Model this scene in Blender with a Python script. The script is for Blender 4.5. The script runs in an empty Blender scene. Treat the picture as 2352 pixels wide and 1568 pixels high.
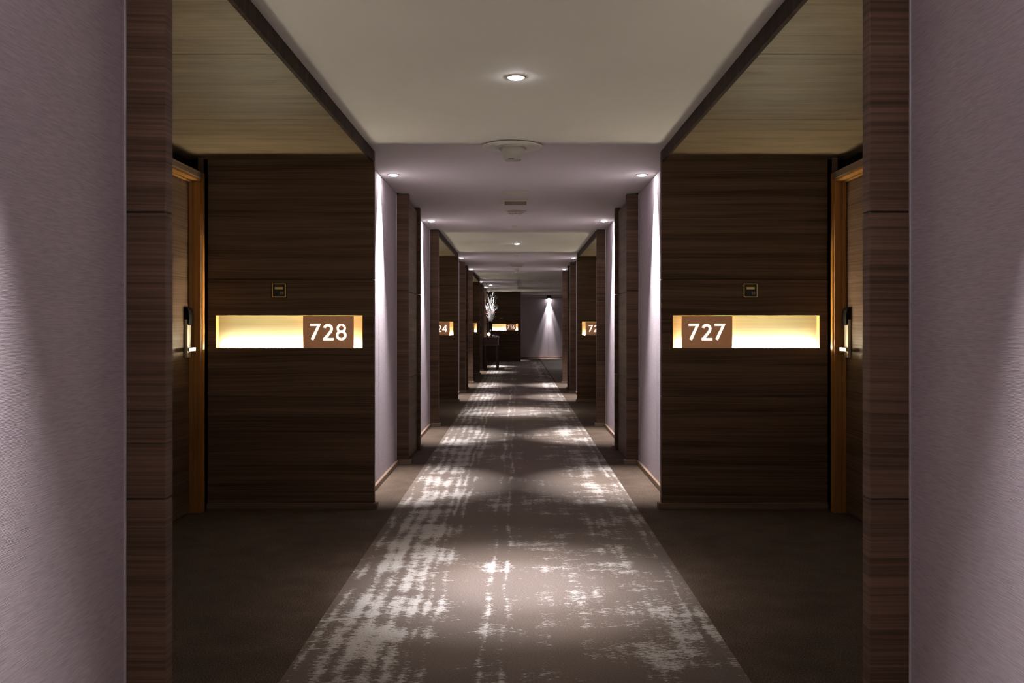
import bpy, bmesh, math, random
from mathutils import Vector, Matrix
random.seed(7)
scene = bpy.context.scene
C = scene.collection

# ---------------------------------------------------------------- camera
EYE = 1.218
cam_d = bpy.data.cameras.new('camera')
cam = bpy.data.objects.new('camera', cam_d)
C.objects.link(cam)
cam.location = (0, 0, EYE)
cam.rotation_euler = (math.pi / 2, 0, 0)
cam_d.sensor_width = 36
cam_d.lens = 2100 / 2352 * 36
cam_d.shift_x = -(1189 - 1176) / 2352
cam_d.shift_y = -(784 - 748.5) / 2352
cam_d.clip_start = 0.05
scene.camera = cam

# ---------------------------------------------------------------- world, exposure
w = bpy.data.worlds.new('world')
scene.world = w
w.use_nodes = True
w.node_tree.nodes['Background'].inputs['Color'].default_value = (0, 0, 0, 1)
vs = scene.view_settings
vs.view_transform = 'Standard'
vs.look = 'None'
vs.exposure = 0.0
vs.gamma = 1
vs.use_curve_mapping = False

# light levels (used by the lamps' own builders)
COOL = (1.0, 0.965, 0.98)
P_WASH_CORE = 760
P_WASH_HOT = 640
P_CENTRE = 900
LED = 425
LED_COL = (1.0, 0.92, 0.69)
scene.cycles.adaptive_threshold = 0.02
scene.cycles.max_bounces = 7
scene.cycles.diffuse_bounces = 4
scene.cycles.glossy_bounces = 2
scene.cycles.transmission_bounces = 1
scene.cycles.caustics_reflective = False
scene.cycles.caustics_refractive = False

# ---------------------------------------------------------------- material helpers
def new_mat(name):
    m = bpy.data.materials.new(name)
    m.use_nodes = True
    nt = m.node_tree
    return m, nt, nt.nodes['Principled BSDF']

def nd(nt, t, **kw):
    n = nt.nodes.new(t)
    for k, v in kw.items():
        if k in n.inputs.keys():
            n.inputs[k].default_value = v
        else:
            setattr(n, k, v)
    return n

def mth(nt, op, a, b=None, c=None, clamp=False):
    n = nt.nodes.new('ShaderNodeMath')
    n.operation = op
    n.use_clamp = clamp
    for i, v in enumerate((a, b, c)):
        if v is None:
            continue
        if isinstance(v, (int, float)):
            n.inputs[i].default_value = v
        else:
            nt.links.new(v, n.inputs[i])
    return n.outputs[0]

def pos(nt, scale=(1, 1, 1), random_shift=0.0, warp=0.0, warp_scale=1.0):
    g = nt.nodes.new('ShaderNodeNewGeometry')
    out = g.outputs['Position']
    if random_shift:
        oi = nt.nodes.new('ShaderNodeObjectInfo')
        r = mth(nt, 'MULTIPLY', oi.outputs['Random'], random_shift)
        cx = nt.nodes.new('ShaderNodeCombineXYZ')
        for i in range(3):
            nt.links.new(r, cx.inputs[i])
        a = nt.nodes.new('ShaderNodeVectorMath'); a.operation = 'ADD'
        nt.links.new(out, a.inputs[0]); nt.links.new(cx.outputs[0], a.inputs[1])
        out = a.outputs[0]
    if warp:
        n = nd(nt, 'ShaderNodeTexNoise', Scale=warp_scale, Detail=2.0)
        nt.links.new(out, n.inputs['Vector'])
        s = nt.nodes.new('ShaderNodeVectorMath'); s.operation = 'MULTIPLY_ADD'
        s.inputs[1].default_value = (warp, warp, warp)
        nt.links.new(n.outputs['Color'], s.inputs[0]); nt.links.new(out, s.inputs[2])
        out = s.outputs[0]
    m = nt.nodes.new('ShaderNodeVectorMath'); m.operation = 'MULTIPLY'
    m.inputs[1].default_value = scale
    nt.links.new(out, m.inputs[0])
    return m.outputs[0]

def noise(nt, vec, scale=1.0, detail=3.0, rough=0.5):
    n = nd(nt, 'ShaderNodeTexNoise', Scale=scale, Detail=detail, Roughness=rough)
    nt.links.new(vec, n.inputs['Vector'])
    return n.outputs['Fac']

def ramp(nt, fac, stops, interp='LINEAR'):
    r = nt.nodes.new('ShaderNodeValToRGB')
    cr = r.color_ramp
    cr.interpolation = interp
    while len(cr.elements) < len(stops):
        cr.elements.new(0.5)
    for e, (p, c) in zip(cr.elements, stops):
        e.position = p
        e.color = (c, c, c, 1) if isinstance(c, (int, float)) else (*c, 1)
    nt.links.new(fac, r.inputs[0])
    return r.outputs[0]

def bump(nt, b, height, strength=0.2, dist=0.002):
    n = nd(nt, 'ShaderNodeBump', Strength=strength, Distance=dist)
    nt.links.new(height, n.inputs['Height'])
    nt.links.new(n.outputs[0], b.inputs['Normal'])

def plain(name, col, rough=0.5, metal=0.0, emit=None, strength=0.0, spec=0.5, vary=0.06):
    m, nt, b = new_mat(name)
    n = noise(nt, pos(nt, (1, 1, 1)), 9.0, 3.0)
    lo = tuple(c * (1 - vary) for c in col); hi = tuple(min(1, c * (1 + vary)) for c in col)
    nt.links.new(ramp(nt, n, [(0.3, lo), (0.7, hi)]), b.inputs['Base Color'])
    b.inputs['Roughness'].default_value = rough
    b.inputs['Metallic'].default_value = metal
    b.inputs['Specular IOR Level'].default_value = spec
    if emit:
        b.inputs['Emission Color'].default_value = (*emit, 1)
        b.inputs['Emission Strength'].default_value = strength
    return m

def wood(name, stretch, dark, mid, light, fine=130.0, rough=0.55, warp=0.035, figure=0.0):
    """veneer: grain drawn out along the two axes whose stretch is low"""
    m, nt, b = new_mat(name)
    sc = tuple(fine if s else 1.1 for s in stretch)
    sb = tuple(fine / 8 if s else 0.45 for s in stretch)
    sh = tuple(fine * 2.4 if s else 2.2 for s in stretch)
    p0 = pos(nt, (1, 1, 1), 13.0)
    wn = mth(nt, 'MULTIPLY', noise(nt, p0, 1.1, 1.0), warp)
    wp = nt.nodes.new('ShaderNodeVectorMath'); wp.operation = 'ADD'
    nt.links.new(p0, wp.inputs[0]); nt.links.new(wn, wp.inputs[1])
    def sc_vec(sv):
        mm = nt.nodes.new('ShaderNodeVectorMath'); mm.operation = 'MULTIPLY'
        mm.inputs[1].default_value = sv
        nt.links.new(wp.outputs[0], mm.inputs[0])
        return mm.outputs[0]
    n1 = noise(nt, sc_vec(sc), 1.0, 2.0, 0.6)
    n2 = noise(nt, sc_vec(sb), 1.0, 2.0, 0.55)
    n3 = noise(nt, sc_vec(sh), 1.0, 1.0)
    v = mth(nt, 'ADD', mth(nt, 'MULTIPLY', n1, 0.55), mth(nt, 'ADD', mth(nt, 'MULTIPLY', n2, 0.45), mth(nt, 'MULTIPLY', n3, 0.22)))
    if figure:
        # loose swirling figure
        n4 = noise(nt, pos(nt, tuple(9.0 if s else 2.2 for s in stretch), 5.0, 0.35, 2.2), 1.0, 4.0, 0.65)
        v = mth(nt, 'ADD', v, mth(nt, 'MULTIPLY', mth(nt, 'SUBTRACT', n4, 0.5), figure))
    nt.links.new(ramp(nt, v, [(0.41, dark), (0.58, mid), (0.79, light)]), b.inputs['Base Color'])
    b.inputs['Roughness'].default_value = rough
    b.inputs['Specular IOR Level'].default_value = 0.06
    return m

M = {}
M['wood'] = wood('dark_veneer', (0, 0, 1), (0.041, 0.0240, 0.0158), (0.088, 0.0530, 0.0345), (0.148, 0.093, 0.062))
M['soffit'] = wood('lit_soffit_veneer', (0, 1, 0), (0.108, 0.074, 0.043), (0.158, 0.113, 0.069), (0.205, 0.150, 0.096), fine=40.0, figure=0.62, warp=0.03, rough=0.5)  # wall veneer toned lighter: part of the niche light is in its colour
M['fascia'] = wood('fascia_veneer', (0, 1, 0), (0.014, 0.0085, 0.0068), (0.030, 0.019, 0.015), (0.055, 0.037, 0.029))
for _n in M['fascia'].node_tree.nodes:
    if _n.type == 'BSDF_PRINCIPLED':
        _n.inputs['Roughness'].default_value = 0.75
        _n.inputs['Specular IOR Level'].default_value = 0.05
M['frame'] = wood('frame_wood', (1, 1, 0), (0.22, 0.095, 0.026), (0.29, 0.13, 0.037), (0.36, 0.17, 0.052), fine=60.0, rough=0.4)
M['base'] = wood('skirting_wood', (0, 0, 1), (0.10, 0.066, 0.046), (0.15, 0.10, 0.07), (0.22, 0.15, 0.11), fine=70.0, rough=0.35)
M['niche'] = wood('niche_veneer', (0, 0, 1), (0.36, 0.30, 0.18), (0.42, 0.36, 0.22), (0.47, 0.41, 0.26), fine=140.0, rough=0.6)
M['niche_end'] = wood('niche_end_veneer', (0, 0, 1), (0.26, 0.14, 0.04), (0.32, 0.18, 0.055), (0.38, 0.22, 0.075), fine=140.0, rough=0.6)
M['table'] = wood('table_wood', (0, 0, 1), (0.03, 0.018, 0.013), (0.07, 0.042, 0.032), (0.12, 0.075, 0.058), rough=0.3)
M['black'] = plain('black_gap', (0.008, 0.007, 0.006), 0.6)
M['black_plastic'] = plain('black_plastic', (0.009, 0.008, 0.008), 0.35, spec=0.25)
M['gold'] = plain('brass', (0.62, 0.42, 0.17), 0.35, 0.85)
M['steel'] = plain('satin_nickel', (0.46, 0.40, 0.30), 0.5, 0.75)
M['reader'] = plain('matt_black', (0.007, 0.006, 0.006), 0.5, spec=0.03)
M['chrome'] = plain('polished_nickel', (0.40, 0.38, 0.34), 0.5, 0.6)
M['alu'] = plain('aluminium_edge', (0.75, 0.75, 0.80), 0.35, 0.6)
M['fitting'] = plain('white_fitting', (0.62, 0.60, 0.57), 0.45)
M['fitting_cream'] = plain('cream_fitting', (0.56, 0.52, 0.42), 0.45)  # yellower tone than the white fittings
M['fitting_dark'] = plain('fitting_slot', (0.04, 0.038, 0.035), 0.6)
M['lens'] = plain('lamp_lens', (0.9, 0.9, 0.9), 0.4, emit=(1, 0.97, 0.98), strength=190)
M['led'] = plain('led_strip', (0.9, 0.9, 0.85), 0.4, emit=LED_COL, strength=LED)
M['digit'] = plain('lit_digit', (0.95, 0.92, 0.86), 0.5, emit=(1.0, 0.93, 0.84), strength=1.05)
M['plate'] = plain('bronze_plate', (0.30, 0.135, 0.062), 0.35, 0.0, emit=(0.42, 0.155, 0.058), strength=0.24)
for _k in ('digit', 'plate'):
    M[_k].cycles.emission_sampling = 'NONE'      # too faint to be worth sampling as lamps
M['mark'] = plain('grey_print', (0.13, 0.12, 0.11), 0.5)
M['vase'] = plain('black_glaze', (0.010, 0.009, 0.012), 0.12)
M['branch'] = plain('silvered_branch', (0.74, 0.72, 0.70), 0.4, vary=0.25)
M['petal_pink'] = plain('pink_petal', (0.86, 0.52, 0.58), 0.5)
M['petal_red'] = plain('red_petal', (0.62, 0.12, 0.10), 0.45)
M['petal_orange'] = plain('amber_bud', (0.80, 0.42, 0.20), 0.45)
M['petal_white'] = plain('white_petal', (0.90, 0.84, 0.84), 0.5)
M['leaf'] = plain('yellow_green_leaf', (0.42, 0.42, 0.10), 0.5)
M['candle'] = plain('lit_glass_ball', (0.95, 0.9, 0.85), 0.4, emit=(1.0, 0.90, 0.78), strength=7)
M['spike'] = plain('bronze_spike', (0.22, 0.12, 0.07), 0.35, 0.6)
M['coral'] = plain('white_coral', (0.80, 0.74, 0.70), 0.6)
M['pearl'] = plain('cream_pearl', (0.85, 0.76, 0.52), 0.3)

def mat_ceiling():
    m, nt, b = new_mat('ceiling_paint')
    n = noise(nt, pos(nt, (1, 1, 1)), 2.2, 3.0)
    nt.links.new(ramp(nt, n, [(0.25, (0.60, 0.565, 0.56)), (0.75, (0.63, 0.595, 0.59))]), b.inputs['Base Color'])
    b.inputs['Roughness'].default_value = 0.85
    b.inputs['Specular IOR Level'].default_value = 0.2
    return m
M['ceiling'] = mat_ceiling()

def mat_wallpaper():
    m, nt, b = new_mat('grasscloth_wallpaper')
    g = nt.nodes.new('ShaderNodeNewGeometry')
    sep = nt.nodes.new('ShaderNodeSeparateXYZ')
    nt.links.new(g.outputs['Position'], sep.inputs[0])
    wob = noise(nt, pos(nt, (5, 5, 40)), 1.0, 2.0, 0.6)
    # woven threads about 4.5 mm apart
    ph = mth(nt, 'ADD', mth(nt, 'MULTIPLY', sep.outputs['Z'], 2300.0), mth(nt, 'MULTIPLY', wob, 9.0))
    lines = mth(nt, 'SINE', ph)
    specks = noise(nt, pos(nt, (24, 24, 600)), 1.0, 2.0)
    v = mth(nt, 'ADD', mth(nt, 'ADD', mth(nt, 'MULTIPLY', lines, 0.085), 0.24), mth(nt, 'MULTIPLY', specks, 0.52))
    nt.links.new(ramp(nt, v, [(0.34, (0.285, 0.238, 0.260)), (0.50, (0.40, 0.340, 0.368)), (0.66, (0.47, 0.404, 0.434))]), b.inputs['Base Color'])
    b.inputs['Roughness'].default_value = 0.75
    b.inputs['Specular IOR Level'].default_value = 0.25
    bump(nt, b, v, 0.22, 0.002)
    return m
M['paper'] = mat_wallpaper()

def mat_carpet():
    m, nt, b = new_mat('brown_carpet')
    n1 = noise(nt, pos(nt, (1, 1, 1)), 190.0, 2.0, 0.7)
    n2 = noise(nt, pos(nt, (1, 1, 1)), 5.0, 4.0, 0.6)
    v = mth(nt, 'ADD', mth(nt, 'MULTIPLY', n1, 0.85), mth(nt, 'MULTIPLY', n2, 0.18))
    nt.links.new(ramp(nt, v, [(0.36, (0.020, 0.013, 0.009)), (0.52, (0.066, 0.046, 0.033)), (0.70, (0.145, 0.108, 0.081))]), b.inputs['Base Color'])
    b.inputs['Roughness'].default_value = 0.95
    b.inputs['Specular IOR Level'].default_value = 0.1
    bump(nt, b, n1, 0.6, 0.006)
    return m
M['carpet'] = mat_carpet()

def mat_lobby_carpet():
    m, nt, b = new_mat('hatched_carpet')
    wv = nd(nt, 'ShaderNodeTexWave', Scale=1.0, Distortion=6.0, Detail=2.0)
    wv.bands_direction = 'DIAGONAL'
    nt.links.new(pos(nt, (6, 3.5, 1)), wv.inputs['Vector'])
    n1 = noise(nt, pos(nt, (1, 1, 1)), 60.0, 2.0, 0.7)
    v = mth(nt, 'ADD', mth(nt, 'MULTIPLY', wv.outputs['Fac'], 0.5), mth(nt, 'MULTIPLY', n1, 0.5))
    nt.links.new(ramp(nt, v, [(0.3, (0.055, 0.043, 0.035)), (0.75, (0.22, 0.185, 0.155))]), b.inputs['Base Color'])
    b.inputs['Roughness'].default_value = 0.95
    return m
M['lobby_carpet'] = mat_lobby_carpet()

def mat_runner():
    m, nt, b = new_mat('distressed_runner')
    g = nt.nodes.new('ShaderNodeNewGeometry')
    sep = nt.nodes.new('ShaderNodeSeparateXYZ')
    nt.links.new(g.outputs['Position'], sep.inputs[0])
    # stripes running along the corridor, wandering a little
    wob = noise(nt, pos(nt, (2.2, 1.1, 1)), 1.0, 3.0)
    x = mth(nt, 'ADD', sep.outputs['X'], mth(nt, 'MULTIPLY', mth(nt, 'SUBTRACT', wob, 0.5), 0.11))
    u = mth(nt, 'DIVIDE', mth(nt, 'ADD', x, 0.82), 1.64, clamp=True)
    def U(px): return (px + 0.82) / 1.64
    stops = [(0.0, 0.30), (U(-.795), .34), (U(-.775), 0.62), (U(-.75), .36), (U(-.725), .40), (U(-.69), .74), (U(-.655), .42), (U(-.61), .76), (U(-.575), .46),
             (U(-.535), .74), (U(-.50), .46), (U(-.455), .70), (U(-.425), .40), (U(-.405), .66), (U(-.38), .33), (U(-.345), .56), (U(-.322), .27), (U(-.16), .27),
             (U(-.128), .58), (U(-.112), .30), (U(-.075), .30), (U(-.055), .55), (U(-.037), .28), (U(.15), .29), (U(.36), .31), (U(.49), .46), (U(.58), .60),
             (U(.68), .36), (U(.73), .56), (U(.745), .28), (U(.775), .52), (1.0, .40)]
    s = ramp(nt, u, stops)
    thread = noise(nt, pos(nt, (30, 120, 1)), 1.0, 3.0, 0.75)
    patch = noise(nt, pos(nt, (2.4, 3.4, 1)), 1.0, 5.0, 0.66)
    fleck = noise(nt, pos(nt, (62, 260, 1)), 1.0, 2.0, 0.7)
    cross = noise(nt, pos(nt, (6.5, 19, 1), 0, 0.12, 1.4), 1.0, 4.0, 0.7)
    broad = noise(nt, pos(nt, (0.7, 0.75, 1)), 1.0, 1.0, 0.5)
    runs = noise(nt, pos(nt, (13, 0.9, 1)), 1.0, 2.0, 0.6)
    v = mth(nt, 'MULTIPLY', s, 0.78)
    for f, k in ((thread, 1.15), (fleck, 0.62), (patch, 1.40), (cross, 0.52), (broad, 0.45), (runs, 0.62)):
        v = mth(nt, 'ADD', v, mth(nt, 'MULTIPLY', mth(nt, 'SUBTRACT', f, 0.5), k))
    # fine slanted scratches
    wv = nd(nt, 'ShaderNodeTexNoise', Scale=1.0, Detail=1.0)
    rot = nt.nodes.new('ShaderNodeVectorRotate'); rot.rotation_type = 'Z_AXIS'
    rot.inputs['Angle'].default_value = -0.30
    nt.links.new(g.outputs['Position'], rot.inputs['Vector'])
    ms = nt.nodes.new('ShaderNodeVectorMath'); ms.operation = 'MULTIPLY'; ms.inputs[1].default_value = (1.7, 34, 1)
    nt.links.new(rot.outputs[0], ms.inputs[0]); nt.links.new(ms.outputs[0], wv.inputs['Vector'])
    scr = mth(nt, 'MULTIPLY', mth(nt, 'GREATER_THAN', wv.outputs['Fac'], 0.715), 0.20)
    v = mth(nt, 'ADD', v, scr)
    mask = ramp(nt, v, [(0.43, 0.0), (0.52, 1.0)])
    tint = noise(nt, pos(nt, (1.1, 0.8, 1)), 1.0, 2.0)
    grain = noise(nt, pos(nt, (150, 260, 1)), 1.0, 1.0)
    base = ramp(nt, tint, [(0.3, (0.105, 0.086, 0.074)), (0.7, (0.142, 0.106, 0.084))])
    light = ramp(nt, tint, [(0.3, (0.36, 0.335, 0.315)), (0.7, (0.40, 0.365, 0.33))])
    mx = nt.nodes.new('ShaderNodeMix'); mx.data_type = 'RGBA'
    nt.links.new(mask, mx.inputs[0]); nt.links.new(base, mx.inputs[6]); nt.links.new(light, mx.inputs[7])
    m2 = nt.nodes.new('ShaderNodeMix'); m2.data_type = 'RGBA'; m2.blend_type = 'MULTIPLY'; m2.inputs[0].default_value = 1
    nt.links.new(mx.outputs[2], m2.inputs[6]); nt.links.new(ramp(nt, grain, [(0.25, 0.62), (0.75, 1.25)]), m2.inputs[7])
    nt.links.new(m2.outputs[2], b.inputs['Base Color'])
    b.inputs['Roughness'].default_value = 0.9
    b.inputs['Specular IOR Level'].default_value = 0.15
    bump(nt, b, grain, 0.4, 0.003)
    return m
M['runner'] = mat_runner()

# ---------------------------------------------------------------- object helpers
def link(name, me, mat=None, parent=None):
    o = bpy.data.objects.new(name, me)
    C.objects.link(o)
    if mat is not None and not me.materials:
        me.materials.append(mat)
    if parent is not None:
        o.parent = parent
    return o

def empty(name, loc=(0, 0, 0), parent=None):
    o = bpy.data.objects.new(name, None)
    o.empty_display_size = 0.1
    C.objects.link(o)
    o.location = loc
    if parent is not None:
        o.parent = parent
    return o

def thing(name, label, cat, loc=(0, 0, 0), group=None):
    o = empty(name, loc)
    o['label'] = label; o['category'] = cat
    if group:
        o['group'] = group
    return o

def structure(o, label=None):
    o['kind'] = 'structure'
    if label:
        o['label'] = label
    return o

def finish(bm, name, smooth=False):
    bmesh.ops.recalc_face_normals(bm, faces=bm.faces)
    me = bpy.data.meshes.new(name)
    bm.to_mesh(me); bm.free()
    if smooth:
        me.polygons.foreach_set('use_smooth', [True] * len(me.polygons))
    return me

def bm_box(bm, x0, x1, y0, y1, z0, z1, bev=0.0):
    x0, x1 = min(x0, x1), max(x0, x1)
    y0, y1 = min(y0, y1), max(y0, y1)
    r = bmesh.ops.create_cube(bm, size=1)
    for v in r['verts']:
        v.co = Vector(((x0 + x1) / 2 + v.co.x * (x1 - x0), (y0 + y1) / 2 + v.co.y * (y1 - y0), (z0 + z1) / 2 + v.co.z * (z1 - z0)))
    if bev:
        es = list({e for v in r['verts'] for e in v.link_edges})
        bmesh.ops.bevel(bm, geom=es, offset=bev, segments=1, affect='EDGES')

def box(name, x0, x1, y0, y1, z0, z1, mat, parent=None, bev=0.0):
    bm = bmesh.new()
    bm_box(bm, x0, x1, y0, y1, z0, z1, bev)
    return link(name, finish(bm, name), mat, parent)

def lathe_me(name, prof, n=32, cap=True):
    """profile of (radius, z) turned about z"""
    bm = bmesh.new()
    rings = []
    for r, z in prof:
        rings.append([bm.verts.new((r * math.cos(2 * math.pi * i / n), r * math.sin(2 * math.pi * i / n), z)) for i in range(n)])
    for a, b_ in zip(rings, rings[1:]):
        for i in range(n):
            bm.faces.new((a[i], a[(i + 1) % n], b_[(i + 1) % n], b_[i]))
    if cap:
        bm.faces.new(rings[0]); bm.faces.new(rings[-1])
    me = finish(bm, name, True)
    return me

def lathe(name, prof, mat, parent=None, loc=(0, 0, 0), n=32, cap=True):
    o = link(name, lathe_me(name, prof, n, cap), mat, parent)
    o.location = loc
    return o

def poly_prism(bm, pts, y0, y1, fx, fz):
    """closed outline in (u, v) extruded between y0 and y1"""
    a = [bm.verts.new((fx(u), y0, fz(v))) for u, v in pts]
    b_ = [bm.verts.new((fx(u), y1, fz(v))) for u, v in pts]
    bm.faces.new(a); bm.faces.new(b_)
    n = len(pts)
    for i in range(n):
        bm.faces.new((a[i], a[(i + 1) % n], b_[(i + 1) % n], b_[i]))

# ---------------------------------------------------------------- dimensions (metres)
HC = 2.388          # corridor ceiling
HS = 2.325          # soffit over the door recesses
XW = 0.958          # face of the wooden piers
XP = 1.068          # face of the wallpaper
XR = 2.065          # back of the door recess
R_NEAR, R_FAR = 2.54, 6.09
ROWS = [(0.0, 0.745), (0.749, 1.526), (1.530, HS + 0.002)]
ROWS_P = [(0.0, 0.745), (0.749, 1.526), (1.530, HC - 0.010)]
NZ0, NZ1 = 1.073, 1.287
BAYS = [-8.6, 0.0, 8.6, 17.02]

# ---------------------------------------------------------------- floor, runner, ceiling
floor = structure(link('floor', None or (lambda bm: (bm_box(bm, -2.6, 5.2, -2.7, 36.0, -0.06, 0.0), finish(bm, 'floor'))[1])(bmesh.new()), M['carpet']),
                  'dark brown cut pile carpet on the corridor floor')
box('lobby_carpet', 0.83, 5.0, 19.7, 34.0, 0.0, 0.003, M['lobby_carpet'], floor)
runner = box('carpet_runner', -0.814, 0.797, -2.5, 31.1, 0.0, 0.004, M['runner'])
runner['label'] = 'long taupe runner with worn beige streaks down the corridor'
runner['category'] = 'carpet runner'

ceil = structure(empty('ceiling'), 'smooth off-white painted corridor ceiling')
box('ceiling_slab', -1.2, 1.2, -2.7, 22.9, HC, HC + 0.10, M['ceiling'], ceil)
box('ceiling_slab', -1.2, 0.0, 22.9, 28.9, HC, HC + 0.10, M['ceiling'], ceil)
box('ceiling_slab', -3.2, 5.2, 28.9, 36.0, HC, HC + 0.10, M['ceiling'], ceil)
box('raised_ceiling_slab', -0.02, 5.2, 22.88, 28.92, HC + 0.062, HC + 0.12, M['ceiling'], ceil)
box('ceiling_slab', 1.2, 5.2, 19.6, 22.9, HC, HC + 0.10, M['ceiling'], ceil)

walls = {-1: structure(empty('wall_left'), 'left corridor wall of dark veneer panels and grey wallpaper'),
         1: structure(empty('wall_right'), 'right corridor wall of dark veneer panels and grey wallpaper')}
bases = {-1: structure(empty('baseboard_left'), 'low brown wooden skirting along the left wall'),
         1: structure(empty('baseboard_right'), 'low brown wooden skirting along the right wall')}

def panel(x0, x1, y0, y1, z0, z1, parent, mat=None, bev=0.0012):
    return box('panel', x0, x1, y0, y1, z0, z1, mat or M['wood'], parent, bev)

def holed_panel(x0, x1, hx0, hx1, z0, z1, hz0, hz1, y0, y1, parent):
    """one board with a rectangular opening"""
    xs = sorted((x0, hx0, hx1, x1)); zs = (z0, hz0, hz1, z1)
    bm = bmesh.new()
    V = [[[bm.verts.new((x, y, z)) for z in zs] for x in xs] for y in (y0, y1)]
    for k in range(2):
        for i in range(3):
            for j in range(3):
                if i == 1 and j == 1:
                    continue
                bm.faces.new((V[k][i][j], V[k][i + 1][j], V[k][i + 1][j + 1], V[k][i][j + 1]))
    ring = [(0, 0), (1, 0), (2, 0), (3, 0), (3, 1), (3, 2), (3, 3), (2, 3), (1, 3), (0, 3), (0, 2), (0, 1)]
    hole = [(1, 1), (2, 1), (2, 2), (1, 2)]
    for loop in (ring, hole):
        for a, b_ in zip(loop, loop[1:] + loop[:1]):
            bm.faces.new((V[0][a[0]][a[1]], V[0][b_[0]][b_[1]], V[1][b_[0]][b_[1]], V[1][a[0]][a[1]]))
    return link('panel', finish(bm, 'panel'), M['wood'], parent)

def baseboard(s, x0, x1, y0, y1):
    box('board', x0, x1, y0, y1, 0, 0.041, M['base'], bases[s], 0.0025)

def wallpaper(s, y0, y1, split=0.86):
    W = walls[s]
    yb = y0 + split
    box('wall_core', s * (XP + 0.014), s * (XP + 0.09), y0, y1, 0, HC, M['ceiling'], W)
    for a, b_ in ((y0, yb - 0.0015), (yb + 0.0015, y1)):
        if b_ - a > 0.05:
            box('wallpaper_strip', s * XP, s * (XP + 0.014), a, b_, 0, HC - 0.006, M['paper'], W)
    baseboard(s, s * (XP - 0.022), s * XP, y0, y1 - 0.02)

def near_pier(s, o):
    W = walls[s]
    for z0, z1 in ROWS_P:
        panel(s * XW, s * XP, o + 2.487, o + R_NEAR, z0, z1, W, bev=0.002)
    box('pier_core', s * (XW + 0.006), s * (XP - 0.002), o + 2.493, o + R_NEAR - 0.006, 0, HC, M['black'], W)
    # aluminium edge where the wallpaper meets the veneer
    box('edge_trim', s * (XP - 0.004), s * (XP + 0.002), o + 2.482, o + 2.487, 0.041, HC, M['alu'], W)
    baseboard(s, s * (XW - 0.022), s * (XP - 0.022), o + 2.465, o + 2.487)
    baseboard(s, s * (XW - 0.022), s * XW, o + 2.487, o + R_NEAR + 0.022)

def mid_pier(s, o):
    W = walls[s]
    a, b_ = o + 8.05, o + 9.06
    for z0, z1 in ROWS_P:
        panel(s * XW, s * XP, a, a + 0.045, z0, z1, W, bev=0.002)
        panel(s * XW, s * XP, b_ - 0.075, b_, z0, z1, W, bev=0.002)
        panel(s * (XW + 0.030), s * (XP - 0.02), a + 0.047, b_ - 0.077, max(z0, 0.012), z1 - (0.035 if z1 > 2 else 0), W, bev=0.001)
    box('wall_core', s * (XP - 0.018), s * (XP + 0.09), a + 0.01, b_ - 0.01, 0, HC, M['black'], W)
    box('edge_trim', s * (XP - 0.004), s * (XP + 0.002), a - 0.005, a, 0.041, HC - 0.006, M['alu'], W)
    baseboard(s, s * (XW - 0.022), s * (XP - 0.022), a - 0.022, a)
    baseboard(s, s * (XW - 0.022), s * XW, a, a + 0.045)
    baseboard(s, s * (XW - 0.022), s * XW, b_ - 0.075, b_ + 0.022)

# ---------------------------------------------------------------- room number signs
def arc(cx, cy, r, a0, a1, n=18, ry=None):
    ry = ry or r
    return [(cx + r * math.cos(math.radians(a0 + (a1 - a0) * i / n)), cy + ry * math.sin(math.radians(a0 + (a1 - a0) * i / n))) for i in range(n + 1)]

def stroke(path, wd):
    L, R_ = [], []
    for i, (x, y) in enumerate(path):
        x0, y0 = path[max(i - 1, 0)]; x1, y1 = path[min(i + 1, len(path) - 1)]
        dx, dy = x1 - x0, y1 - y0
        l = math.hypot(dx, dy) or 1
        nx, ny = -dy / l * wd / 2, dx / l * wd / 2
        L.append((x + nx, y + ny)); R_.append((x - nx, y - ny))
    return L + R_[::-1]

def ring_halves(cx, cy, ro, ri, roy=None, riy=None, slit=0.0):
    roy = roy or ro; riy = riy or ri
    out = []
    for a0, a1, dx in ((-90, 90, slit), (90, 270, -slit)):
        out.append([(x + dx, y) for x, y in arc(cx, cy, ro, a0, a1, 20, roy)] + [(x + dx, y) for x, y in arc(cx, cy, ri, a1, a0, 20, riy)])
    return out

GLYPH = {
    '7': [[(0, 1), (.655, 1), (.655, .985), (.205, 0), (.04, .075), (.425, .862), (0, .862)]],
    '2': [stroke(arc(.30, .70, .215, 168, -18, 20) + [(.455, .52), (.35, .385), (.22, .235), (.09, .09)], .165), [(0, 0), (.645, 0), (.645, .145), (.0, .145)]],
    '8': ring_halves(.315, .725, .272, .135, .272, .145, .008) + ring_halves(.315, .300, .318, .160, .30, .150, .008),
    '4': [[(.42, 0), (.575, 0), (.575, 1), (.42, 1)], [(0, .24), (.68, .24), (.68, .375), (0, .375)], [(0, .30), (.0, .375), (.44, 1), (.575, 1), (.575, .96), (.15, .33)]],
    '1': [[(.20, 0), (.365, 0), (.365, 1), (.26, 1), (.04, .84), (.04, .70), (.20, .80)]],
    '6': ring_halves(.315, .305, .315, .160, .305, .155) + [stroke([(.50, .965), (.36, .82), (.24, .66), (.13, .48), (.075, .34)], .150)],
    '3': [stroke(arc(.25, .735, .195, 150, -90, 18), .155), stroke(arc(.24, .285, .225, 90, -150, 18), .155)],
    '0': ring_halves(.33, .5, .33, .17, .5, .36),
}

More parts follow.
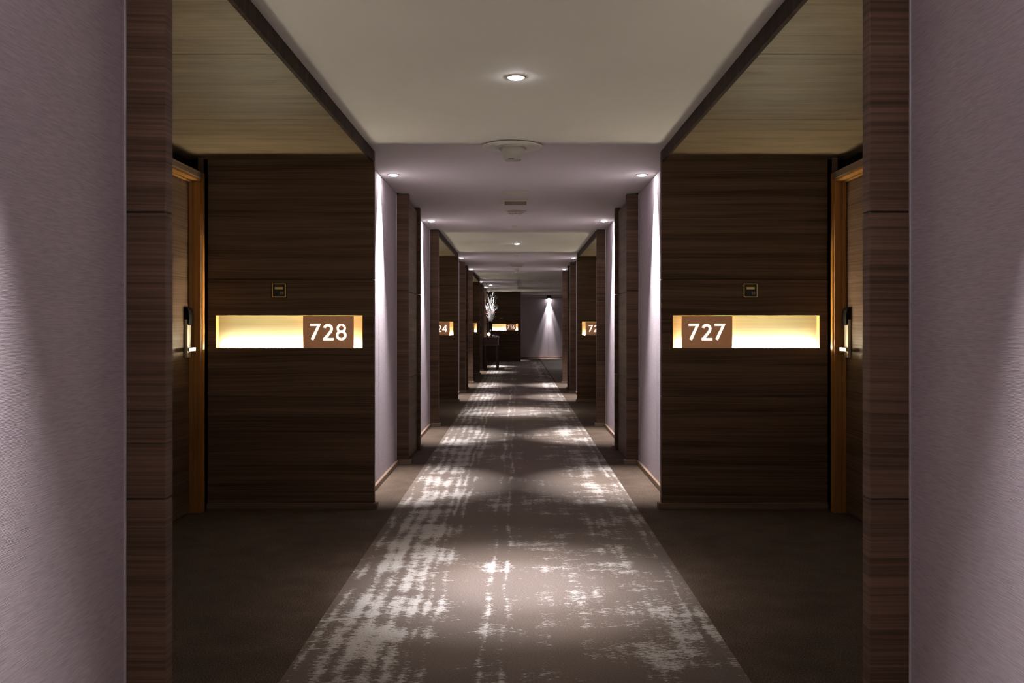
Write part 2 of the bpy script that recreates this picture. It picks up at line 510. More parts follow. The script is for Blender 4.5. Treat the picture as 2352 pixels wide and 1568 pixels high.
def sign(number, xa, xb, xp0, xp1, y, facing, label):
    """niche from xa to xb (xa nearest the corridor), number plate xp0..xp1; facing -1 looks back at the camera"""
    back = -facing
    x0, x1 = min(xa, xb), max(xa, xb)
    cx = (x0 + x1) / 2
    t = thing('room_number_sign', label, 'sign', (cx, y, NZ0), 'backlit niches with room numbers')
    W2 = (x1 - x0) / 2; H = NZ1 - NZ0
    # light box: five boards
    bm = bmesh.new()
    th = 0.0035; dp = 0.060
    ya, yb = (0.0008, dp) if back > 0 else (-dp, -0.0008)
    yb_in = dp - th if back > 0 else -dp
    bm_box(bm, -W2 - th, W2 + th, yb_in, yb_in + th, -th, H + th)
    lb = link('light_box', finish(bm, 'light_box'), M['niche'], t)
    for nm, args in (('light_box_end', (-W2 - th, -W2, ya, yb, -th, H + th)), ('light_box_end', (W2, W2 + th, ya, yb, -th, H + th)),
                     ('light_box_top', (-W2, W2, ya, yb, H, H + th)), ('light_box_base', (-W2, W2, ya, yb, -th, 0))):
        box(nm, *args, M['niche_end' if nm == 'light_box_end' else 'niche'], t)
    # led strip along the bottom at the back
    box('light_strip', -W2 + 0.035, W2 - 0.012, back * (dp - th - 0.016), back * (dp - th - 0.002), 0.0, 0.007, M['led'], t)
    # number plate flush with the veneer
    p0, p1 = min(xp0, xp1) - cx, max(xp0, xp1) - cx
    plate = box('number_plate', p0, p1, back * 0.001, back * 0.007, 0.0, H - 0.003, M['plate'], t, 0.0)
    if number:
        dh = 0.111
        widths = {'1': .50}
        adv = 0.0865
        total = adv * 2 + dh * 0.645
        ux = (p0 + p1) / 2 - total / 2
        for k, ch in enumerate(number):
            bm = bmesh.new()
            for pts in GLYPH[ch]:
                poly_prism(bm, pts, facing * 0.0005, facing * -0.0030, lambda u: ux + k * adv + u * dh + (0.014 if ch == '1' else 0), lambda v: H / 2 - dh / 2 - 0.002 + v * dh)
            link('digit', finish(bm, 'digit'), M['digit'], plate)
    return t

# ---------------------------------------------------------------- bell plates
def bell_plate(x, y, label):
    t = thing('door_bell_plate', label, 'bell plate', (x, y, 1.455), 'brass framed bell plates')
    box('plate', -0.051, 0.051, -0.006, 0, -0.051, 0.051, M['black_plastic'], t, 0.0015)
    fr = empty('brass_border', (0, 0, 0), t)
    o, i = 0.046, 0.0405
    for a in ((-o, o, i, o), (-o, o, -o, -i), (-o, -i, -i, i), (i, o, -i, i)):
        box('border_strip', a[0], a[1], -0.0072, -0.006, a[2], a[3], M['gold'], fr)
    box('name_bar', -0.027, 0.027, -0.0072, -0.006, 0.0075, 0.0225, M['gold'], t)
    b_ = box('bell_button', 0.008, 0.031, -0.0070, -0.006, -0.0265, -0.0085, M['mark'], t, 0.0004)
    bm = bmesh.new()
    poly_prism(bm, [(-.0045, -.004), (.0045, -.004), (.003, -.001), (.0026, .003), (0, .005), (-.0026, .003), (-.003, -.001)], -0.0074, -0.0069, lambda u: 0.0195 + u, lambda v: -0.0175 + v)
    link('bell_mark', finish(bm, 'bell_mark'), M['black_plastic'], b_)
    return t

# ---------------------------------------------------------------- doors
door_n = [0]
def door(s, ya, yb, flip, label):
    """leaf between ya and yb on the recess back wall of side s; flip=+1: lock at the far (larger y) side"""
    door_n[0] += 1
    d = structure(empty('door_%d' % door_n[0]), label)
    XL = 2.137
    for z0, z1 in ((0.008, 0.745), (0.7465, 1.5265), (1.528, 2.150)):
        box('leaf_panel', s * XL, s * (XL + 0.04), ya, yb, z0, z1, M['wood'], d, 0.001)
    top = 2.165
    for y0, sg in ((yb, 1), (ya, -1)):
        box('door_stop', s * (XL - 0.025), s * (XL + 0.05), y0, y0 + sg * 0.012, 0, top, M['frame'], d, 0.0015)
        box('jamb', s * 2.060, s * (XL - 0.028), y0 - sg * 0.0005, y0 + sg * 0.014, 0, top, M['frame'], d, 0.0015)
        box('casing', s * 2.052, s * 2.090, y0 + sg * 0.0145, y0 + sg * 0.052, 0, top + 0.052, M['frame'], d, 0.003)
        box('casing_return', s * 2.066, s * 2.10, y0 + sg * 0.053, y0 + sg * 0.068, 0, HS, M['base'], d, 0.002)
    box('head_stop', s * (XL - 0.025), s * (XL + 0.05), ya + 0.0005, yb - 0.0005, 2.153, top, M['frame'], d, 0.0015)
    box('head_jamb', s * 2.060, s * (XL - 0.028), ya + 0.001, yb - 0.001, top - 0.006, top + 0.008, M['frame'], d, 0.0015)
    box('head_casing', s * 2.052, s * 2.090, ya - 0.014, yb + 0.014, top + 0.0085, top + 0.052, M['base'], d, 0.003)
    # lock
    yl = (yb - 0.052) if flip > 0 else (ya + 0.052)
    lk = empty('lock', (s * XL, yl, 1.175), d)
    def lb(nm, x0, x1, y0, y1, z0, z1, mt, bev):
        box(nm, -s * x0, -s * x1, y0, y1, z0, z1, mt, lk, bev)
    lb('lock_plate', 0, 0.021, -0.034, 0.034, -0.160, 0.108, M['steel'], 0.003)
    # card reader hood: curved profile in side view
    bm = bmesh.new()
    prof = [(0, 0.085), (0.0215, 0.085), (0.0215, 0.060), (0.027, 0.048), (0.031, 0.060), (0.033, 0.090), (0.032, 0.120), (0.028, 0.145), (0.019, 0.160), (0.0, 0.163)]
    a = [bm.verts.new((-s * px, -0.036, pz)) for px, pz in prof]
    b_ = [bm.verts.new((-s * px, 0.036, pz)) for px, pz in prof]
    bm.faces.new(a); bm.faces.new(b_)
    for i in range(len(prof)):
        j = (i + 1) % len(prof)
        bm.faces.new((a[i], a[j], b_[j], b_[i]))
    link('card_reader', finish(bm, 'card_reader'), M['reader'], lk)
    hinge = -1 if flip > 0 else 1
    bm = bmesh.new()
    bm_box(bm, -s * 0.021, -s * 0.052, -0.012, 0.012, -0.118, -0.094, 0.004)
    lv = link('lever_neck', finish(bm, 'lever_neck'), M['chrome'], lk)
    bm = bmesh.new()
    pts = [(0.044, 0.000), (0.062, 0.0), (0.066, -0.02 * hinge), (0.064, 0.10 * -hinge), (0.068, 0.128 * -hinge), (0.060, 0.128 * -hinge), (0.052, 0.10 * -hinge), (0.050, 0.01 * -hinge)]
    lo = [bm.verts.new((-s * px, -py, -0.117)) for px, py in pts]
    hi = [bm.verts.new((-s * px, -py, -0.095)) for px, py in pts]
    bm.faces.new(lo); bm.faces.new(hi)
    for i in range(len(pts)):
        j = (i + 1) % len(pts)
        bm.faces.new((lo[i], lo[j], hi[j], hi[i]))
    link('lever', finish(bm, 'lever'), M['chrome'], lk)
    return d

def door_label(far, side, which):
    return '%s dark veneer door in a golden brown frame, %s' % (which, side)

# ---------------------------------------------------------------- recess with doors
FAR_NO = {(-1, 1): '728', (1, 1): '727', (-1, 2): '724', (1, 2): '723', (-1, 3): '720'}
WHERE = {1: 'nearest', 2: 'second', 3: 'third'}
SIDE = {-1: 'left', 1: 'right'}

def recess(s, bay, o, far=True):
    W = walls[s]
    n, f = o + R_NEAR, o + R_FAR
    # near wall (faces away down the corridor), one lit niche
    for k, (z0, z1) in enumerate(ROWS):
        if k == 1:
            holed_panel(s * XP, s * XR, s * 1.1463, s * 2.0137, z0, z1, NZ0 - 0.0037, NZ1 + 0.0037, n - 0.02, n, W)
        else:
            panel(s * XP, s * XR, n - 0.02, n, z0, z1, W)
    sign('', s * 1.15, s * 2.01, s * 1.20, s * 1.54, n, 1, 'lit wall niche facing away behind the %s %s pier' % (WHERE[bay], SIDE[s]))
    box('door_recess_back', s * 2.19, s * 2.23, n - 0.03, f + 0.03, 0, HS, M['black'], W)
    baseboard(s, s * XW, s * (XR - 0.02), n, n + 0.022)
    for zb in (0.747, 1.528):  # unseen black strips added behind the joints to stop light leaking through
        box('joint_light_stop', s * (XP + 0.002), s * XR, n - 0.03, n - 0.0205, zb - 0.012, zb + 0.012, M['black'], W)
        box('joint_light_stop', s * 1.031, s * XR, f + 0.0205, f + 0.03, zb - 0.012, zb + 0.012, M['black'], W)
    # far wall with the room number
    for k, (z0, z1) in enumerate(ROWS):
        if k == 1:
            holed_panel(s * XW, s * XR, s * 1.0313, s * 2.0137, z0, z1, NZ0 - 0.0037, NZ1 + 0.0037, f, f + 0.02, W)
        else:
            panel(s * XW, s * XR, f, f + 0.02, z0, z1, W)
    for z0, z1 in ROWS:
        panel(s * XW, s * 0.972, f + 0.0205, f + 0.055, z0, z1, W)
    box('wall_core', s * 0.9725, s * 1.0305, f + 0.0205, f + 0.0545, 0, HS, M['black'], W)
    for z0, z1 in [(HS + 0.003, HC)]:
        panel(s * (XW + 0.0), s * 1.08, f - 0.0, f + 0.055, z0, z1, W)
    num = FAR_NO[(s, bay)]
    sign(num, s * 1.035, s * 2.01, s * 1.092, s * 1.430, f, -1, '%s backlit niche on the %s, bronze plate reading %s' % (WHERE[bay], SIDE[s], num))
    bx = -1.589 if s < 0 else 1.550
    bell_plate(bx, f, 'brass bordered black bell plate above the %s %s sign %s' % (WHERE[bay], SIDE[s], num))
    baseboard(s, s * (XW - 0.022), s * XR, f - 0.022, f)
    baseboard(s, s * (XW - 0.022), s * XW, f, f + 0.055)
    # soffit of three boards and the fascia towards the corridor
    ys = [n, n + 1.183, n + 2.366, f]
    for a, b_ in zip(ys, ys[1:]):
        box('soffit_panel', s * (XW + 0.019), s * 2.19, a + 0.005, b_ - 0.005, HS, HS + 0.018, M['soffit'], W)
    box('soffit_core', s * (XW + 0.019), s * 2.2, n, f, HS + 0.0185, HC, M['black'], W)
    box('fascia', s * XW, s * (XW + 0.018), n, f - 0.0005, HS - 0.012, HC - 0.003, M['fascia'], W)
    # back wall: doors and the veneer between them
    door(s, f - 1.09, f - 0.145, 1, '%s %s door by the %s sign, dark veneer in golden brown frame' % (WHERE[bay], SIDE[s], num))
    if bay == 1:
        door(s, n + 0.145, n + 1.09, -1, '%s dark veneer door hidden behind the nearest pier' % SIDE[s])
        y0 = n + 1.16
    else:
        y0 = n
    for z0, z1 in ROWS:
        panel(s * XR, s * (XR + 0.03), y0, f - 1.16, z0, z1, W)
    baseboard(s, s * (XR - 0.02), s * XR, y0, f - 1.165)

for s in (-1, 1):
    wallpaper(s, -2.5, -0.55)
    mid_pier(s, -8.6)
    wallpaper(s, 0.46, 2.487, 0.9)
    for bay, o in ((1, BAYS[1]), (2, BAYS[2]), (3, BAYS[3])):
        near_pier(s, o)
        if bay == 3 and s == 1:
            continue
        recess(s, bay, o)
        wallpaper(s, o + 6.15, o + 8.05, 0.87)
        mid_pier(s, o)
        nxt = {1: BAYS[2] + 2.487, 2: BAYS[3] + 2.487, 3: 28.05}[bay]
        wallpaper(s, o + 9.06, nxt, 0.9)

# end of the left wall: fourth pier and recess, the 716 wall closes the corridor
WL = walls[-1]
for z0, z1 in ROWS_P:
    panel(-XW, -XP, 28.05, 28.10, z0, z1, WL, bev=0.002)
    panel(-XP, -2.1, 28.06, 28.10, z0, z1, WL)
    panel(-2.1, -2.13, 28.10, 31.2, z0, z1, WL)
baseboard(-1, -XW + 0.022, -XP + 0.022, 28.03, 28.05)
box('ceiling_slab', -2.2, -1.2, 28.05, 28.9, HC, HC + 0.1, M['ceiling'], ceil)
we = structure(empty('wall_end'), 'end walls where the corridor turns, veneer and grey wallpaper')
YE = 31.2
for k, (z0, z1) in enumerate(ROWS_P):
    if k == 1:
        holed_panel(-2.1, 0.10, -0.9687, 0.0137, z0, z1, NZ0 - 0.0037, NZ1 + 0.0037, YE, YE + 0.02, we)
    else:
        panel(-2.1, 0.10, YE, YE + 0.02, z0, z1, we)
    panel(0.016, 0.10, YE + 0.0205, YE + 0.12, z0, z1, we)
    panel(-2.1, 0.015, YE + 0.09, YE + 0.12, z0, z1, we)
sign('716', 0.010, -0.965, -0.394, -0.062, YE, -1, 'backlit niche with bronze plate reading 716 on the end wall')
bell_plate(-0.56, YE, 'small black bell plate above the 716 sign on the end wall')
YB = 34.2
for a, b_ in ((-3.0, 0.15), (0.153, 1.148), (1.151, 2.15), (2.153, 5.0)):
    box('wallpaper_strip', a, b_, YB, YB + 0.014, 0, 2.31, M['paper'], we)
box('wall_core', -3.1, 5.2, YB + 0.014, YB + 0.1, 0, HC, M['ceiling'], we)
box('cornice', -3.0, 5.0, YB - 0.012, YB + 0.013, 2.312, 2.345, M['fitting'], we)
box('board', -3.0, 5.0, YB - 0.022, YB, 0, 0.06, M['base'], we)
box('wallpaper_side', 5.0, 5.1, 19.6, YB + 0.1, 0, HC + 0.06, M['paper'], we)
box('wallpaper_side', XW + 0.12, 5.0, 19.56, 19.6, 0, HC, M['paper'], we)
box('veneer_return', XW, XW + 0.12, 19.561, 19.6, 0, HC, M['wood'], we)
box('wallpaper_side', -3.1, -3.0, 31.3, YB, 0, HC, M['paper'], we)
wb = structure(box('wall_back', -1.2, 1.2, -2.6, -2.5, 0, HC, M['paper']), 'wallpapered wall behind the viewpoint')

# ---------------------------------------------------------------- lamps
trim_prof = [(0.034, -0.001), (0.036, -0.004), (0.045, -0.0035), (0.047, 0.0), (0.034, 0.0)]
ring_me = lathe_me('lamp_trim', trim_prof, 36, False); ring_me.materials.append(M['fitting'])
lens_me = lathe_me('lamp_lens', [(0.0335, 0.0), (0.0310, -0.007), (0.0135, -0.0115)], 12); lens_me.materials.append(M['lens'])
def spot(parent, power, deg, blend, col, loc=(0, 0, -0.016), rot=(0, 0, 0), rad=0.012):
    l = bpy.data.lights.new('lamp_beam', 'SPOT')
    l.energy = power; l.spot_size = math.radians(deg); l.spot_blend = blend; l.color = col; l.shadow_soft_size = rad
    o = bpy.data.objects.new('lamp_beam', l)
    C.objects.link(o); o.parent = parent; o.location = loc; o.rotation_euler = rot
    return o
def downlight(x, y, kind, label, z=HC, group='recessed wall washing downlights'):
    t = thing('downlight', label, 'downlight', (x, y, z), group)
    link('trim_ring', ring_me, None, t)
    link('lens', lens_me, None, t)
    if kind == 'wash':
        side = (1 if x > 0 else -1)
        spot(t, P_WASH_CORE, 48, 0.9, COOL)
        spot(t, P_WASH_HOT, 48, 0.95, COOL, rot=(0, -side * math.radians(20), 0))
    elif kind == 'centre':
        spot(t, P_CENTRE * 0.62, 44, 1.0, (0.95, 0.93, 1.0))
        spot(t, P_CENTRE * 0.5, 24, 1.0, (0.82, 0.86, 1.0))
        spot(t, 130, 62, 1.0, (1.0, 0.93, 0.87))
        spot(t, 34, 110, 1.0, (1.0, 0.93, 0.87))
    elif kind == 'lobby':
        spot(t, 160, 130, 0.8, COOL)  # fill beam of the added lobby lamps
    elif kind == 'accent':
        spot(t, 230, 34, 0.6, COOL)
    return t
order = ['nearest', 'second', 'third', 'fourth', 'fifth', 'sixth']
for s in (-1, 1):
    for y, lab in ((-1.53, 'behind the viewpoint'), (1.53, 'just above the viewpoint')):
        downlight(s * 0.962, y, 'wash', 'small lit downlight by the %s wall %s' % (SIDE[s], lab))
    ys = [7.07, 10.17, 15.67, 18.8]
    if s < 0:
        ys += [24.1, 27.55]
    for k, y in enumerate(ys):
        downlight(s * 0.960, y, 'wash', '%s lit downlight in view along the %s wallpaper' % (order[k], SIDE[s]))
downlight(0.0 - 0.008, 4.30, 'centre', 'large bright ceiling downlight in the middle of the near corridor', group=None)
downlight(-0.01, 13.0, 'centre', 'small bright ceiling downlight in the middle of the far corridor', group=None)
downlight(-0.77, 26.1, 'accent', 'lit downlight above the flower arrangement on the console table', group=None)
downlight(2.7, 27.2, 'lobby', 'added unseen fill downlight round the corner past the last right pier', HC + 0.062, None)  # both lobby lamps are unseen, added to brighten the end wall
downlight(2.7, 31.0, 'lobby', 'farther added unseen fill downlight round the corner to the right', group=None)
downlight(-0.45, 32.4, 'wash', 'lit downlight round the corner behind the 716 wall', group=None)

# wall mounted box spotlight on the end wall
t = thing('wall_spotlight', 'dark box spotlight throwing a cone down the far wallpaper', 'spotlight', (1.17, YB, 2.30))
box('housing', -0.082, 0.082, -0.16, 0, -0.055, 0.055, M['black_plastic'], t, 0.004)
box('mounting_plate', -0.10, 0.10, -0.02, -0.013, 0.02, 0.06, M['fitting'], t, 0.002)
lathe('lens', [(0.035, -0.0555), (0.033, -0.058)], M['lens'], t, (0, -0.055, 0), 12)
spot(t, 1300, 25, 0.8, COOL, (0, -0.055, -0.062), (math.radians(-3), 0, 0))
spot(t, 300, 44, 0.6, COOL, (0, -0.055, -0.062))

# ---------------------------------------------------------------- ceiling fittings
def fit(name, label, cat, x, y, z=HC):
    return thing(name, label, cat, (x, y, z))
t = fit('ceiling_speaker', 'white funnel shaped ceiling fitting on a wide round plate', 'ceiling fitting', -0.034, 5.93)
lathe('round_plate', [(0.002, -0.0115), (0.150, -0.0115), (0.190, -0.010), (0.196, -0.008), (0.196, -0.006), (0.182, -0.006), (0.182, 0)], M['fitting'], t, n=64)
lathe('collar', [(0.110, -0.0118), (0.110, -0.017), (0.103, -0.020), (0.088, -0.0205), (0.086, -0.0118)], M['fitting'], t, n=48, cap=False)
lathe('funnel', [(0.088, -0.0205), (0.074, -0.050), (0.058, -0.083), (0.047, -0.096), (0.045, -0.0985)], M['fitting'], t, n=48)
for a0 in (-0.5, 1.2, 3.6):
    bm = bmesh.new()
    for i in range(7):
        a = a0 - 1.57 + i * 0.11
        bm_box(bm, 0, 0, 0, 0, 0, 0) if False else None
    pts = [(0.052, -0.0985), (0.052, -0.0945)]
    vs_ = [[bm.verts.new((r * math.cos(a0 - 1.57 + i * 0.1), r * math.sin(a0 - 1.57 + i * 0.1), z)) for r, z in ((0.050, -0.0960), (0.0525, -0.0960), (0.0525, -0.0930), (0.050, -0.0930))] for i in range(8)]
    for A, B in zip(vs_, vs_[1:]):
        for i in range(4):
            bm.faces.new((A[i], A[(i + 1) % 4], B[(i + 1) % 4], B[i]))
    bm.faces.new(vs_[0]); bm.faces.new(vs_[-1])
    link('slot', finish(bm, 'slot'), M['fitting_dark'], t)
lathe('end_cap', [(0.045, -0.0990), (0.044, -0.104), (0.002, -0.105)], M['fitting'], t, n=32)

def cover(y, r, label, x=-0.02, cat='ceiling cover'):
    t = fit('ceiling_cover', label, cat, x, y)
    lathe('rim', [(r * 0.86, -0.001), (r * 0.88, -0.006), (r * 0.97, -0.006), (r, -0.001), (r, 0), (r * 0.86, 0)], M['fitting_cream'], t, n=40, cap=False)
    lathe('disc', [(r * 0.855, 0), (r * 0.855, -0.003), (r * 0.7, -0.009), (0.002, -0.010)], M['fitting_cream'], t, n=40)
    return t
cover(8.0, 0.122, 'flat round off-white ceiling cover nearest the square vent')
cover(10.73, 0.052, 'small flat round cap on the ceiling beyond the smoke detector')
cover(15.26, 0.049, 'small flat round cap on the ceiling after the far central downlight')
cover(20.2, 0.11, 'flat round ceiling cover beyond the farthest sprinkler funnel')

def vent(y, x, label):
    t = fit('ceiling_vent', label, 'vent', x, y)
    for a in ((-0.125, 0.125, -0.15, -0.128), (-0.125, 0.125, 0.128, 0.15), (-0.125, -0.103, -0.128, 0.128), (0.103, 0.125, -0.128, 0.128)):
        box('frame', a[0], a[1], a[2], a[3], -0.014, 0, M['fitting_cream'], t, 0.003)
    box('backing', -0.103, 0.103, -0.128, 0.128, -0.002, 0, M['fitting_dark'], t)
    for k in range(5):
        bm = bmesh.new()
        bm_box(bm, -0.10, 0.10, -0.010, 0.010, -0.001, 0.001)
        o = link('slat', finish(bm, 'slat'), M['fitting_cream'], t)
        o.location = (0, -0.10 + k * 0.05, -0.009); o.rotation_euler = (math.radians(35), 0, 0)
    return t
vent(8.62, -0.02, 'square recessed ceiling vent between round cover and smoke detector')
vent(17.6, -0.02, 'far square ceiling vent just before the small funnel fitting')
t = fit('smoke_detector', 'low domed smoke detector on the ceiling beyond the nearer vent', 'smoke detector', -0.02, 9.31)
lathe('base', [(0.108, 0), (0.106, -0.008), (0.090, -0.012), (0.070, -0.013)], M['fitting_cream'], t, n=40)
lathe('dome', [(0.082, -0.013), (0.078, -0.022), (0.055, -0.030), (0.002, -0.033)], M['fitting_cream'], t, n=40)
for a in range(5):
    lathe('vent_hole', [(0.006, 0), (0.006, -0.002), (0.001, -0.002)], M['fitting_dark'], t, (0.06 * math.cos(a * 1.257 - 1.57), 0.06 * math.sin(a * 1.257 - 1.57), -0.0292), 10)
t = fit('sprinkler_funnel', 'small white funnel fitting hanging beyond the far vent', 'ceiling fitting', -0.01, 18.6)
lathe('round_plate', [(0.072, 0), (0.071, -0.006), (0.050, -0.012), (0.035, -0.030)], M['fitting'], t, n=32)
lathe('funnel', [(0.030, -0.030), (0.028, -0.055), (0.040, -0.062), (0.040, -0.082), (0.022, -0.088)], M['fitting'], t, n=32)
t = fit('ceiling_sensor', 'dark oval ceiling sensor over the lobby on the right', 'sensor', 0.92, 23.4, HC + 0.062)
lathe('body', [(0.085, 0), (0.080, -0.014), (0.050, -0.026), (0.002, -0.028)], M['black_plastic'], t, n=28)
lathe('mount', [(0.095, 0), (0.094, -0.004), (0.086, -0.005)], M['fitting_dark'], t, n=28)
t = fit('ceiling_diffuser', 'pale round ceiling diffuser with clips over the lobby', 'diffuser', 0.83, 25.6, HC + 0.062)
lathe('ring', [(0.13, 0), (0.13, -0.008), (0.10, -0.012), (0.09, -0.004)], M['fitting'], t, n=32)
for a in (0.4, 2.6, 4.7):
    box('clip', 0.115 * math.cos(a) - 0.02, 0.115 * math.cos(a) + 0.02, 0.115 * math.sin(a) - 0.012, 0.115 * math.sin(a) + 0.012, -0.022, -0.011, M['chrome'], t, 0.002)

# ---------------------------------------------------------------- console table and what stands on it
TX0, TX1, TY0, TY1, TZ = -0.950, -0.530, 25.46, 26.56, 0.902
t = thing('console_table', 'dark wooden console table against the left pier near the corridor end', 'table', ((TX0 + TX1) / 2, (TY0 + TY1) / 2, 0))
cx, cy = t.location.x, t.location.y
hx, hy = (TX1 - TX0) / 2, (TY1 - TY0) / 2
box('table_top', -hx, hx, -hy, hy, TZ - 0.028, TZ, M['table'], t, 0.003)
for a in ((-hx + 0.02, hx - 0.02, -hy + 0.015, -hy + 0.033), (-hx + 0.02, hx - 0.02, hy - 0.033, hy - 0.015), (-hx + 0.015, -hx + 0.033, -hy + 0.034, hy - 0.034), (hx - 0.033, hx - 0.015, -hy + 0.034, hy - 0.034)):
    box('apron', a[0], a[1], a[2], a[3], 0.665, TZ - 0.029, M['table'], t, 0.002)
for sx in (-1, 1):
    for sy in (-1, 1):
        bm = bmesh.new()
        top = [(0.034, 0.664), (0.024, 0.0045 if sx > 0 else 0.0)]
        rings = []
        for hw, z in top:
            c0 = sx * (hx - 0.040)
            c1 = sy * (hy - 0.040)
            rings.append([bm.verts.new((c0 + a * hw, c1 + b_ * hw, z)) for a, b_ in ((-1, -1), (1, -1), (1, 1), (-1, 1))])
        for i in range(4):
            bm.faces.new((rings[0][i], rings[0][(i + 1) % 4], rings[1][(i + 1) % 4], rings[1][i]))
        bm.faces.new(rings[0]); bm.faces.new(rings[1])
        link('leg', finish(bm, 'leg'), M['table'], t)
k = lathe('drawer_knob', [(0.004, 0), (0.005, 0.010), (0.014, 0.018), (0.012, 0.026), (0.002, 0.028)], M['chrome'], t, (hx - 0.015, -0.30, 0.70), 16)
k.rotation_euler = (0, math.pi / 2, 0)

VX, VY = -0.775, 26.05
v = lathe('vase', [(0.062, 0), (0.066, 0.02), (0.058, 0.15), (0.048, 0.30), (0.050, 0.40), (0.062, 0.455), (0.056, 0.455), (0.044, 0.40), (0.040, 0.30), (0.002, 0.28)], M['vase'], None, (VX, VY, TZ), 32)
v['label'] = 'tall glossy black vase on the console table'
v['category'] = 'vase'

def tube_me(name, paths, seg=6):
    bm = bmesh.new()
    for path in paths:
        rings = []
        for i, (p, r) in enumerate(path):
            q0 = path[max(i - 1, 0)][0]; q1 = path[min(i + 1, len(path) - 1)][0]
            d = (q1 - q0).normalized()
            a = d.orthogonal().normalized(); b_ = d.cross(a)
            rings.append([bm.verts.new(p + (a * math.cos(2 * math.pi * k / seg) + b_ * math.sin(2 * math.pi * k / seg)) * r) for k in range(seg)])
        for A, B in zip(rings, rings[1:]):
            best = min(range(seg), key=lambda sft: sum((A[k].co - B[(k + sft) % seg].co).length for k in range(seg)))
            for k in range(seg):
                bm.faces.new((A[k], A[(k + 1) % seg], B[(k + 1 + best) % seg], B[(k + best) % seg]))
        bm.faces.new(rings[0]); bm.faces.new(rings[-1])
    return finish(bm, name, True)

arr = thing('branch_arrangement', 'silvery twisted branches with pink and red blooms in the black vase', 'flower arrangement', (VX, VY, TZ + 0.30))
rng = random.Random(21)
def grow(p, d, n, step, r0, r1, curl):
    path = [(p.copy(), r0)]
    for i in range(1, n + 1):
        d = (d + Vector((rng.uniform(-1, 1), rng.uniform(-1, 1), rng.uniform(-0.55, 0.75))) * curl).normalized()
        p = p + d * step
        path.append((p.copy(), r0 + (r1 - r0) * i / n))
    return path
tips = []
for b_i in range(17):
    a = b_i * 2.39996 + rng.uniform(-0.3, 0.3)
    tall = b_i % 4 == 0
    lean = rng.uniform(0.02, 0.08) if tall else rng.uniform(0.12, 0.30)
    base = Vector((0.020 * math.cos(a), 0.020 * math.sin(a), 0.0))
    hgt = rng.uniform(0.90, 1.05) if tall else rng.uniform(0.50, 0.84)
    n = 16
    p = base.copy(); ph = rng.uniform(0, 6.283); fr = rng.uniform(5, 9)
    main = []
    for i in range(n + 1):
        u = i / n
        r = 0.020 + hgt * lean * u ** 1.3
        wv = 0.042 * u
        main.append((Vector((r * math.cos(a) + wv * math.sin(fr * u + ph), r * math.sin(a) + wv * math.cos(fr * u * 0.8 + ph), hgt * u)), 0.0075 + (0.0030 - 0.0075) * u))
    paths = [main]
    for tw in range(7):
        i = rng.randint(5, n - 1)
        q, r = main[i]
        aa = a + rng.uniform(-1.6, 1.6)
        paths.append(grow(q, Vector((math.cos(aa) * 0.75, math.sin(aa) * 0.75, 0.8)).normalized(), 8, 0.016, r * 0.75, 0.0016, 0.42))
    for pth in paths:
        for q, r in pth:
            if q.x < -0.09:
                q.x = -0.09 - 0.065 * math.tanh((-0.09 - q.x) / 0.09)
    link('branch', tube_me('branch', paths), M['branch'], arr)
def bloom(loc, mat, size, n=6, parent=arr, name='bloom'):
    bm = bmesh.new()
    for i in range(n):
        a = 6.283 * i / n
        q = bmesh.ops.create_icosphere(bm, subdivisions=1, radius=1)
        mt = Matrix.Rotation(a, 4, 'Z') @ Matrix.Rotation(0.55, 4, 'Y') @ Matrix.Translation((size * 0.62, 0, 0)) @ Matrix.Diagonal((size * 0.55, size * 0.32, size * 0.09, 1))
        bmesh.ops.transform(bm, matrix=mt, verts=q['verts'])
    q = bmesh.ops.create_icosphere(bm, subdivisions=1, radius=size * 0.2)
    o = link(name, finish(bm, name, True), mat, parent)
    o.location = loc; o.rotation_euler = (1.25, 0.2, rng.uniform(0, 6))
    return o
# heights above the arrangement's origin
def AZ(ypx): return EYE + (748.5 - ypx) * VY / 2100 - (TZ + 0.30)
def AX(xpx): return (xpx - 1189) * VY / 2100 - VX
bloom((AX(1132.5), -0.06, AZ(713)), M['petal_white'], 0.045)
bloom((AX(1134.5), -0.07, AZ(716.5)), M['petal_pink'], 0.036)
bloom((AX(1130.5), -0.05, AZ(710)), M['petal_pink'], 0.028)
bloom((AX(1129.5), -0.05, AZ(678.5)), M['petal_white'], 0.022)
bloom((AX(1134.0), -0.04, AZ(699.5)), M['petal_orange'], 0.022)
bloom((AX(1134.0), -0.03, AZ(677.5)), M['petal_orange'], 0.014)
def blade(p0, p1, wd, mat, sag=0.0):
    p0, p1 = Vector(p0), Vector(p1)
    path = []
    for i in range(7):
        u = i / 6
        p = p0.lerp(p1, u) + Vector((0, 0, -sag * 4 * u * (1 - u)))
        path.append((p, wd * (0.25 + math.sin(math.pi * min(u * 0.9 + 0.08, 1)) * 0.9)))
    return link('flower_spathe', tube_me('flower_spathe', [path], 8), mat, arr)
blade((AX(1123.5), -0.05, AZ(720)), (AX(1114.5), -0.06, AZ(719)), 0.010, M['petal_red'], 0.008)
blade((AX(1134.5), -0.05, AZ(716)), (AX(1138.5), -0.07, AZ(718)), 0.012, M['petal_red'])
blade((AX(1130.5), -0.05, AZ(731)), (AX(1133.5), -0.06, AZ(720)), 0.008, M['leaf'])

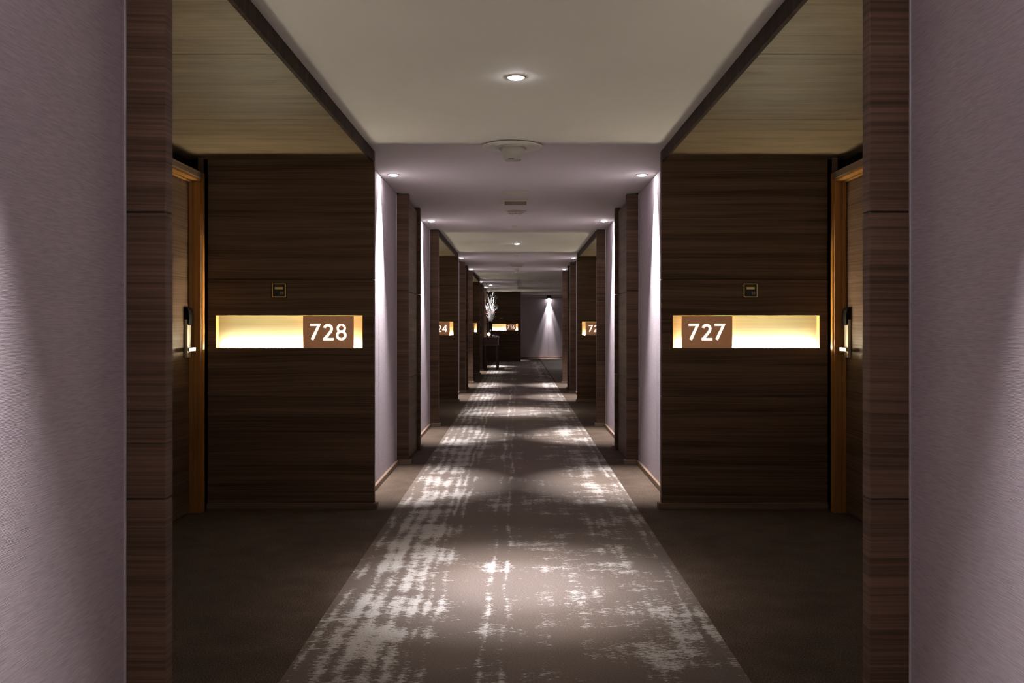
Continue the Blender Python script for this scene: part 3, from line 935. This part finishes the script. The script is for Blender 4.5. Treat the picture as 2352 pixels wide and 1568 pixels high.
# spiky lit ornament
t = thing('candle_ornament', 'glowing glass ball bristling with bronze spikes on the console table', 'lamp', ((1122.8 - 1189) * 25.66 / 2100, 25.66, TZ))
bm = bmesh.new()
bmesh.ops.create_uvsphere(bm, u_segments=20, v_segments=12, radius=0.043)
g = link('glass_ball', finish(bm, 'glass_ball', True), M['candle'], t); g.location = (0, 0, 0.088)
lathe('foot', [(0.045, 0), (0.043, 0.010), (0.020, 0.020), (0.022, 0.045)], M['spike'], t, n=20)
for i in range(26):
    zz = 1 - 2 * (i + 0.5) / 26
    a = i * 2.39996
    d = Vector((math.sqrt(1 - zz * zz) * math.cos(a), math.sqrt(1 - zz * zz) * math.sin(a), zz))
    if d.z < -0.55:
        continue
    o = link('spike', tube_me('spike', [[(d * 0.041, 0.0045), (d * 0.075, 0.0032), (d * 0.108, 0.0010)]], 5), M['spike'], t)
    o.location = (0, 0, 0.088)
lamp = bpy.data.lights.new('glow', 'POINT'); lamp.energy = 2.5; lamp.color = (1, 0.88, 0.72); lamp.shadow_soft_size = 0.05
lo = bpy.data.objects.new('glow', lamp); C.objects.link(lo); lo.parent = t; lo.location = (0, 0, 0.088)
# pearl on a little stem behind it
t = thing('pearl_finial', 'small cream ball on a thin stem behind the spiky ornament', 'ornament', ((1126.5 - 1189) * 25.85 / 2100, 25.85, TZ))
lathe('stem', [(0.028, 0), (0.026, 0.006), (0.005, 0.012), (0.004, 0.170)], M['spike'], t, n=14)
bm = bmesh.new(); bmesh.ops.create_uvsphere(bm, u_segments=16, v_segments=10, radius=0.024)
g = link('ball', finish(bm, 'ball', True), M['pearl'], t); g.location = (0, 0, 0.192)
# white coral pieces
def coral(x, y, n, spread, r, label):
    bm = bmesh.new()
    rg = random.Random(int(x * 1000))
    for i in range(n):
        q = bmesh.ops.create_icosphere(bm, subdivisions=2, radius=r * rg.uniform(0.6, 1.1))
        off = Vector((rg.uniform(-spread, spread), rg.uniform(-0.04, 0.04), r * rg.uniform(0.8, 1.5)))
        for v_ in q['verts']:
            v_.co = v_.co * rg.uniform(0.88, 1.12) + off
    zmin = min(v_.co.z for v_ in bm.verts)
    for v_ in bm.verts:
        v_.co.z -= zmin
    o = link('coral_piece', finish(bm, 'coral_piece', True), M['coral'], None)
    o.location = (x, y, TZ); o['label'] = label; o['category'] = 'coral'; o['group'] = 'white coral on the console'
coral((1134.0 - 1189) * 25.62 / 2100, 25.62, 5, 0.020, 0.034, 'rounder lump of white coral beside the spiky ornament')
coral((1141.5 - 1189) * 25.62 / 2100, 25.62, 8, 0.046, 0.019, 'flat strip of white coral at the console table edge')
